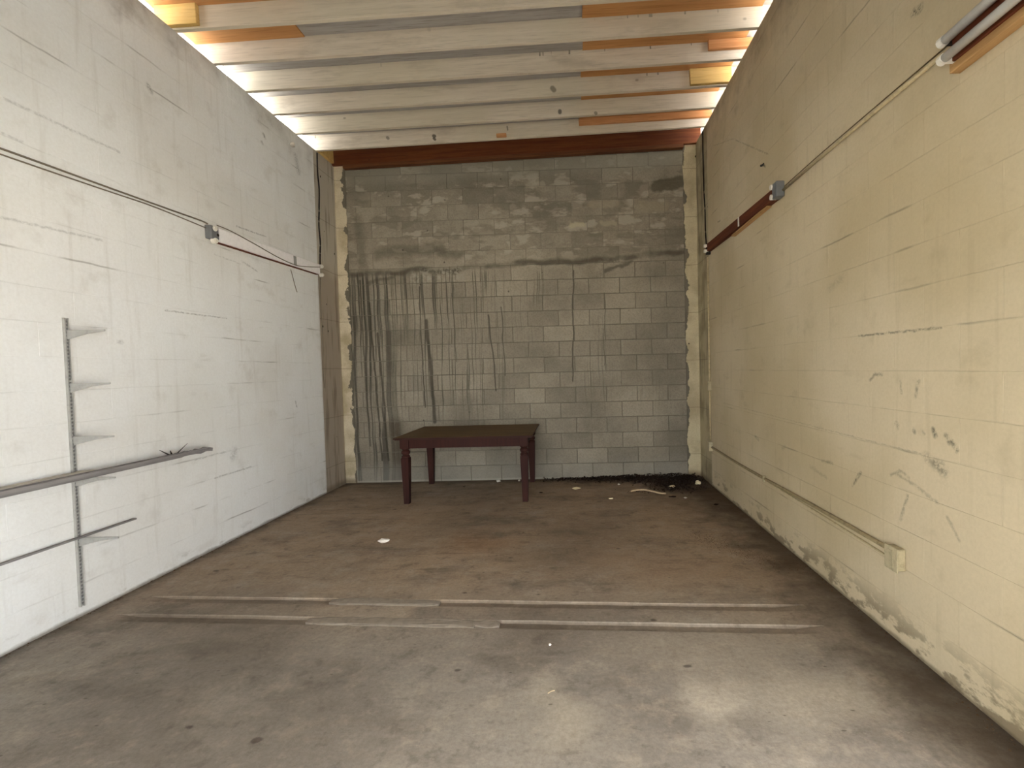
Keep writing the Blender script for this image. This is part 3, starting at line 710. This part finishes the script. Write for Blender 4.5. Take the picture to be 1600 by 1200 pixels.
# ------------------------------------------------------------------ left batten light
def left_light():
    global LL
    LL = t = empty('batten_light', (XL, 4.82, 2.72)); tag(t, 'white batten light without tubes high on the left wall, cable draped over it', 'light fixture')
    ang = math.radians(1.7)
    def put(o):
        o.parent = t; o.rotation_euler = (ang, 0, 0); return o
    bm = box(bmesh.new(), .001, .046, -.80, .82, -.058, .060, .004); put(link('housing', bm, M_whitemetal))
    bm = box(bmesh.new(), .0475, .050, .28, .33, -.050, .052); put(link('centre_clip', bm, M_upright))
    for y in (-.86, .84):
        for z in (-.062, .040):
            bm = bmesh.new(); tube(bm, [(.030, y, z), (.062, y, z)], .024, 12); tube(bm, [(.062, y, z), (.072, y, z)], .017, 12)
            put(link('lampholder', bm, M_holder))
    bm = box(bmesh.new(), .001, .058, -.905, -.815, -.050, .060, .005); put(link('junction_box', bm, M_greybox))
    bm = bmesh.new(); tube(bm, [(.056, -.83, -.008), (.0605, -.83, -.008)], .013, 10); put(link('knockout', bm, M_dark))
    bm = box(bmesh.new(), .001, .03, -.80, .80, -.066, -.058); put(link('underside_shade', bm, M_fixwood))  # dark strip drawn as the shadow line under the housing
left_light()
def cord(name, pts, r, mat, label, cat='cable', n=6, group=None, part=None):
    o = link(name, tube(bmesh.new(), smooth_pts(pts), r, n), mat, None, True)
    if part: under(o, part); o['label'] = label
    else: tag(o, label, cat, group)
    return o
xl = XL + .010
cord('wall_cable', [(xl, .9, 2.655), (xl, 1.6, 2.695), (xl, 2.5, 2.732), (xl, 3.05, 2.748), (xl, 3.5, 2.762), (xl, 3.86, 2.775), (xl + .01, 3.93, 2.765)], .006, M_cablepaint, 'upper of two grey cables running along the left wall to the white batten light', group='cables along the left wall')
cord('wall_cable', [(xl, .9, 2.635), (xl, 1.6, 2.672), (xl, 2.5, 2.700), (xl, 3.05, 2.722), (xl, 3.4, 2.738), (xl, 3.7, 2.735), (xl + .005, 3.92, 2.728)], .0045, M_cablepaint, 'lower thinner grey cable of the pair along the left wall', group='cables along the left wall')
cord('cable', [(XL + .062, 3.98, 2.768), (XL + .058, 4.15, 2.768), (XL + .056, 4.45, 2.738), (XL + .054, 4.8, 2.696), (XL + .054, 5.1, 2.682), (XL + .054, 5.3, 2.705), (XL + .052, 5.6, 2.765), (XL + .03, 5.70, 2.79)], .0042, M_cablepaint, 'thin grey cable drooping across the face', part=LL)
cord('vertical_cable', [(xl, 5.745, 4.19), (xl, 5.74, 3.95), (xl + .003, 5.755, 3.75), (xl, 5.74, 3.5), (xl, 5.72, 3.3), (xl, 5.735, 3.1), (xl, 5.72, 2.95), (xl, 5.712, 2.82)], .009, M_cable, 'black cable hanging from the roof down the left wall to the white batten light')
cord('thin_cable', [(xl, 5.70, 2.66), (xl, 5.69, 2.3), (xl, 5.70, 1.9), (xl, 5.68, 1.5), (xl, 5.69, 1.30)], .0035, M_cablepaint, 'thin grey cable running down the left wall below the white batten light')
cord('dangling_wire', [(xl, 5.10, 2.63), (xl, 5.13, 2.56), (xl, 5.16, 2.48), (xl, 5.19, 2.42), (xl, 5.20, 2.40)], .004, M_cablepaint, 'short dangling wire below the white batten light', 'wire')
bm = bmesh.new(); bmesh.ops.create_icosphere(bm, subdivisions=2, radius=.028)
for v in bm.verts: v.co *= random.uniform(.75, 1.15)
tag(link('plaster_blob', bm, M_paper, None, False, (XL + .018, 5.22, 4.04)), 'small white blob stuck to the left wall below the joists', 'plaster')

# ------------------------------------------------------------------ right wall: fixtures, conduits, boxes
def far_right_light():
    y0, y1 = 3.74, 5.56
    t = empty('batten_light', (XR, 4.65, 2.80)); tag(t, 'reddish brown wooden light batten without tubes high on the right wall', 'light fixture')
    bm = bmesh.new(); A = []
    for y, za, zb in ((y0, 2.748, 2.838), (y1, 2.800, 2.890)):
        A.append([bm.verts.new(p) for p in ((XR - .001, y, za), (XR - .048, y, za), (XR - .048, y, zb), (XR - .001, y, zb))])
    bm.faces.new(A[0]); bm.faces.new(A[1][::-1])
    for i in range(4): bm.faces.new([A[0][i], A[1][i], A[1][(i + 1) % 4], A[0][(i + 1) % 4]])
    bmesh.ops.recalc_face_normals(bm, faces=bm.faces)
    under(link('board', bm, M_fixwood), t)
    bm = box(bmesh.new(), XR - .040, XR - .001, y0 + .15, y0 + 1.0, 2.742, 2.757); under(link('lower_lath', bm, M_tan), t)
    for y, z in ((y0 - .005, 2.765), (y0 - .005, 2.842), (y1 + .03, 2.812), (y1 + .03, 2.872)):
        bm = bmesh.new(); tube(bm, [(XR - .03, y, z), (XR - .075, y, z)], .021, 12); under(link('lampholder', bm, M_holder), t)
    bm = box(bmesh.new(), XR - .066, XR - .001, y0 - .09, y0 - .01, 2.742, 2.862, .006); under(link('junction_box', bm, M_greybox), t)
    bm = box(bmesh.new(), XR - .052, XR - .001, y1 + .015, y1 + .05, 2.77, 2.90, .004); under(link('end_box', bm, M_dark), t)
    bm = box(bmesh.new(), XR - .053, XR - .048, 4.50, 4.525, 2.775, 2.862); o = under(link('tube_clip', bm, M_holder), t)
far_right_light()
def near_right_light():
    t = empty('tube_light', (XR, 1.4, 2.74)); tag(t, 'twin fluorescent tube light on a tan board, upper right corner of the right wall', 'light fixture')
    under(link('board', box(bmesh.new(), XR - .046, XR - .001, .74, 2.03, 2.655, 2.80, .002), M_tan), t)
    under(link('gap_shade', box(bmesh.new(), XR - .060, XR - .046, .76, 2.00, 2.685, 2.795, .003), M_fixwood), t)  # dark strip put in for the shadow between the tubes
    for z in (2.700, 2.772):
        b = bmesh.new(); tube(b, [(XR - .092, .80, z), (XR - .092, 2.0, z)], .0185, 16); o = under(link('fluorescent_tube', b, M_tube, None, True), t)
        for y in (.785, 2.005):
            b = bmesh.new(); tube(b, [(XR - .092, y - .012, z), (XR - .092, y + .012, z)], .021, 12); under(link('lampholder', b, M_holder), t)
            b = box(bmesh.new(), XR - .092, XR - .046, y - .008, y + .008, z - .014, z + .014); under(link('holder_arm', b, M_dark if z > 2.75 else M_holder), t)
near_right_light()
xr = XR - .012
def pipe(name, pts, r, mat, label, cat='conduit', n=10):
    o = link(name, tube(bmesh.new(), pts, r, n), mat, None, True); tag(o, label, cat); return o
pipe('conduit', [(xr, 3.655, 2.790), (xr, 2.9, 2.792), (xr, 2.06, 2.785)], .0095, M_conduitR, 'cream painted conduit joining the two light fittings on the right wall')
cord('wall_cable', [(XR - .005, 3.66, 2.815), (XR - .005, 3.2, 2.822), (XR - .005, 2.6, 2.818), (XR - .005, 2.03, 2.812)], .003, M_conduitD, 'thin dark cable just above the cream conduit on the right wall')
cord('vertical_cable', [(XR - .010, 5.805, 4.31), (XR - .010, 5.80, 4.0), (XR - .010, 5.79, 3.6), (XR - .010, 5.755, 3.35), (XR - .010, 5.75, 3.1), (XR - .010, 5.72, 2.92)], .008, M_cable, 'black cable hanging down the right wall near the far corner')
t = empty('vertical_conduit', (XR, 5.67, .49)); tag(t, 'cream painted conduit with a switch box dropping down the right wall near the far corner', 'conduit')
under(link('pipe', tube(bmesh.new(), [(xr, 5.665, .53), (xr, 5.665, 1.2), (xr, 5.665, 2.0), (xr, 5.66, 2.76)], .011, 10), M_conduitR, None, True), t)
under(link('switch_box', box(bmesh.new(), XR - .045, XR - .001, 5.625, 5.668, 1.16, 1.27, .004), M_boxR), t)
under(link('elbow_box', box(bmesh.new(), XR - .048, XR - .001, 5.600, 5.668, .430, .545, .004), M_boxR), t)
t = empty('horizontal_conduit', (XR, 4.0, .45)); tag(t, 'pair of cream painted conduits running low along the right wall to an outlet box', 'conduit')
under(link('pipe', tube(bmesh.new(), smooth_pts([(xr, 5.60, .478), (xr, 4.8, .462), (xr, 4.05, .462), (xr, 3.3, .468), (xr, 2.45, .468)]), .0125, 10), M_conduitD2, None, True), t)
under(link('pipe', tube(bmesh.new(), smooth_pts([(XR - .006, 4.30, .445), (XR - .006, 3.6, .440), (XR - .006, 3.0, .430), (XR - .006, 2.45, .417)]), .006, 8), M_conduitR, None, True), t)
under(link('strap', box(bmesh.new(), XR - .026, XR - .001, 4.06, 4.08, .435, .485, .002), M_boxR), t)
t = empty('outlet_box', (XR, 2.39, .44)); tag(t, 'cream painted outlet box at the near end of the low conduits', 'outlet')
under(link('box', box(bmesh.new(), XR - .045, XR - .001, 2.352, 2.440, .392, .505, .006), M_boxR), t)
under(link('cover', box(bmesh.new(), XR - .052, XR - .045, 2.346, 2.446, .386, .511, .003), M_boxR), t)
under(link('socket', box(bmesh.new(), XR - .0545, XR - .052, 2.376, 2.414, .405, .492, .001), M_boxR), t)
tag(link('wall_hook', tube(bmesh.new(), smooth_pts([(XR - .002, 4.06, 3.155), (XR - .02, 4.05, 3.145), (XR - .022, 4.03, 3.132), (XR - .016, 4.00, 3.14)], 4), .006, 6), M_dark), 'small dark hook on the right wall above the wooden light batten', 'hook')

# ------------------------------------------------------------------ things on the floor
def crumple(name, loc, size, label, mat, cat, seed=0, group=None):
    rr = random.Random(seed); bm = bmesh.new(); bmesh.ops.create_icosphere(bm, subdivisions=2, radius=1)
    for v in bm.verts:
        k = rr.uniform(.6, 1.15); v.co = Vector((v.co.x * size[0] * k, v.co.y * size[1] * k, v.co.z * size[2] * k))
    mz = min(v.co.z for v in bm.verts)
    for v in bm.verts: v.co.z -= mz
    tag(link(name, bm, mat, None, False, loc), label, cat, group)
crumple('crumpled_paper', (-1.675, 3.955, 0), (.052, .030, .018), 'crumpled white paper lying alone in the middle of the floor', M_paper, 'paper', seed=3)
scr = [((-.0, 5.62), (.045, .018, .010), 'bright cream curled scrap left of the leaf litter, in front of the block wall', M_scrap),
       ((.385, 5.16), (.022, .010, .006), 'tan scrap lying apart on the floor nearer than the dry stick', M_scrap),
       ((.53, 5.78), (.012, .010, .008), 'small pale crumb between cream scrap and leaf litter at the wall', M_paper),
       ((1.155, 5.60), (.030, .018, .012), 'pale paper scrap half buried in the corner litter', M_scrap),
       ((1.50, 5.72), (.030, .020, .022), 'pale chunk in the far right corner against the wall', M_scrap),
       ((1.205, 5.13), (.016, .010, .006), 'small pale chip in front of the corner litter', M_paper),
       ((-1.02, 6.06), (.024, .014, .014), 'white crumb by the wall under the table', M_paper),
       ((-.75, 6.08), (.012, .010, .010), 'tiny white crumb by the wall behind the right front table leg', M_paper),
       ((-.16, 2.42), (.006, .006, .004), 'tiny white speck on the floor just nearer than the grooves', M_paper),
       ((1.00, 5.33), (.012, .008, .006), 'tiny pale crumb at the edge of the corner litter, right of the dry stick', M_paper)]
for i, ((x, y), s, lab, m) in enumerate(scr):
    s = tuple(q * 1.35 for q in s)
    crumple('paper_scrap', (x, y, 0), s, lab, m, 'scrap', seed=10 + i, group='scraps and crumbs on the floor')
for i, ((x, y), s, lab) in enumerate([((1.07, 5.18), (.045, .014, .010), 'flat dark leaf in front of the corner litter'), ((1.46, 4.86), (.030, .014, .010), 'small dark leaf near the right wall'), ((-1.42, 5.83), (.022, .012, .005), 'dark chip on the floor under the table'), ((-.42, 5.48), (.026, .012, .006), 'dark chip on the floor right of the table')]):
    crumple('dry_leaf', (x, y, 0), s, lab, M_litter, 'leaf', seed=40 + i, group='loose dark leaves and chips on the floor')
cord('dry_stick', [(.64, 5.44, .012), (.72, 5.42, .030), (.80, 5.40, .034), (.88, 5.35, .026), (.95, 5.30, .020), (1.02, 5.31, .012)], .010, M_stick, 'pale dry stick on the floor beside the leaf litter', 'stick')
cord('dry_twig', [(-.15, 2.05, .003), (-.135, 2.062, .004), (-.12, 2.068, .003)], .0022, M_stick, 'tiny pale twig on the floor in front of the grooves', 'twig')
# leaf litter: uncountable
bm = bmesh.new(); rr = random.Random(5)
def flake(bm, x, y, z, s):
    d = [Vector((rr.uniform(-s, s), rr.uniform(-s, s), rr.uniform(-.3 * s, .5 * s))) for _ in range(4)]
    vv = [bm.verts.new(Vector((x, y, max(z, .001))) + q + Vector((0, 0, .3 * s))) for q in d]
    for f in ((0, 1, 2), (0, 3, 1), (1, 3, 2), (0, 2, 3)): bm.faces.new([vv[i] for i in f])
for _ in range(3200):
    x = rr.triangular(-.5, 1.64, 1.35); w = .10 + .12 * max(0, (x + .2) / 1.8)
    y = 6.155 - abs(rr.gauss(0, w * .65)); h = max(0, .05 * (1 - (6.17 - y) / (w * 2))) * (.35 + .65 * max(0, min(1, (x - .1) / 1.0)))
    if x > .85: 
        if rr.random() < .6: y = rr.triangular(5.32, 6.12, 5.85); h = .012; x = rr.gauss(1.22, .19)
    x = min(x, 1.63)
    if x > 1.40 and y < 5.7 and rr.random() < .7: continue
    flake(bm, x, y, rr.uniform(0, h), rr.uniform(.008, .028))
for cx, cy, r, h in ((.36, 6.09, .10, .05), (.70, 6.12, .06, .045), (1.45, 6.08, .14, .05), (.98, 6.12, .12, .03)):
    for _ in range(160):
        a = rr.uniform(0, 6.28); q = r * math.sqrt(rr.random()); flake(bm, min(cx + q * math.cos(a), 1.63), min(cy + q * math.sin(a) * .5, 6.155), rr.uniform(0, h * (1 - q / r)), rr.uniform(.010, .028))
for _ in range(260):                                             # thin scatter further out
    flake(bm, rr.uniform(-.5, 1.6), 6.1 - abs(rr.gauss(0, .35)), 0, rr.uniform(.003, .008))
for _ in range(140): flake(bm, rr.gauss(.78, .12), rr.gauss(5.43, .035), 0, rr.uniform(.004, .012))
tag(link('leaf_litter', bm, M_litter), 'dark leaf litter and dirt along the back wall and far right corner', 'debris', None, 'stuff')
bm = bmesh.new()
for _ in range(1500):
    t_ = rr.random(); flake(bm, min(1.60, 1.02 + .52 * t_ + rr.gauss(0, .07)), 4.0 - .75 * t_ + rr.gauss(0, .09), 0, rr.uniform(.002, .006))
for _ in range(700):
    y = rr.uniform(2.3, 6.1); flake(bm, XL + .006 + abs(rr.gauss(0, .018)), y, 0, rr.uniform(.002, .008))
    y = rr.uniform(1.7, 5.9); flake(bm, XR - .006 - abs(rr.gauss(0, .03)), y, 0, rr.uniform(.002, .008))
tag(link('floor_grit', bm, M_grit), 'fine brown grit at the foot of the side walls and beside the right wall', 'debris', None, 'stuff')
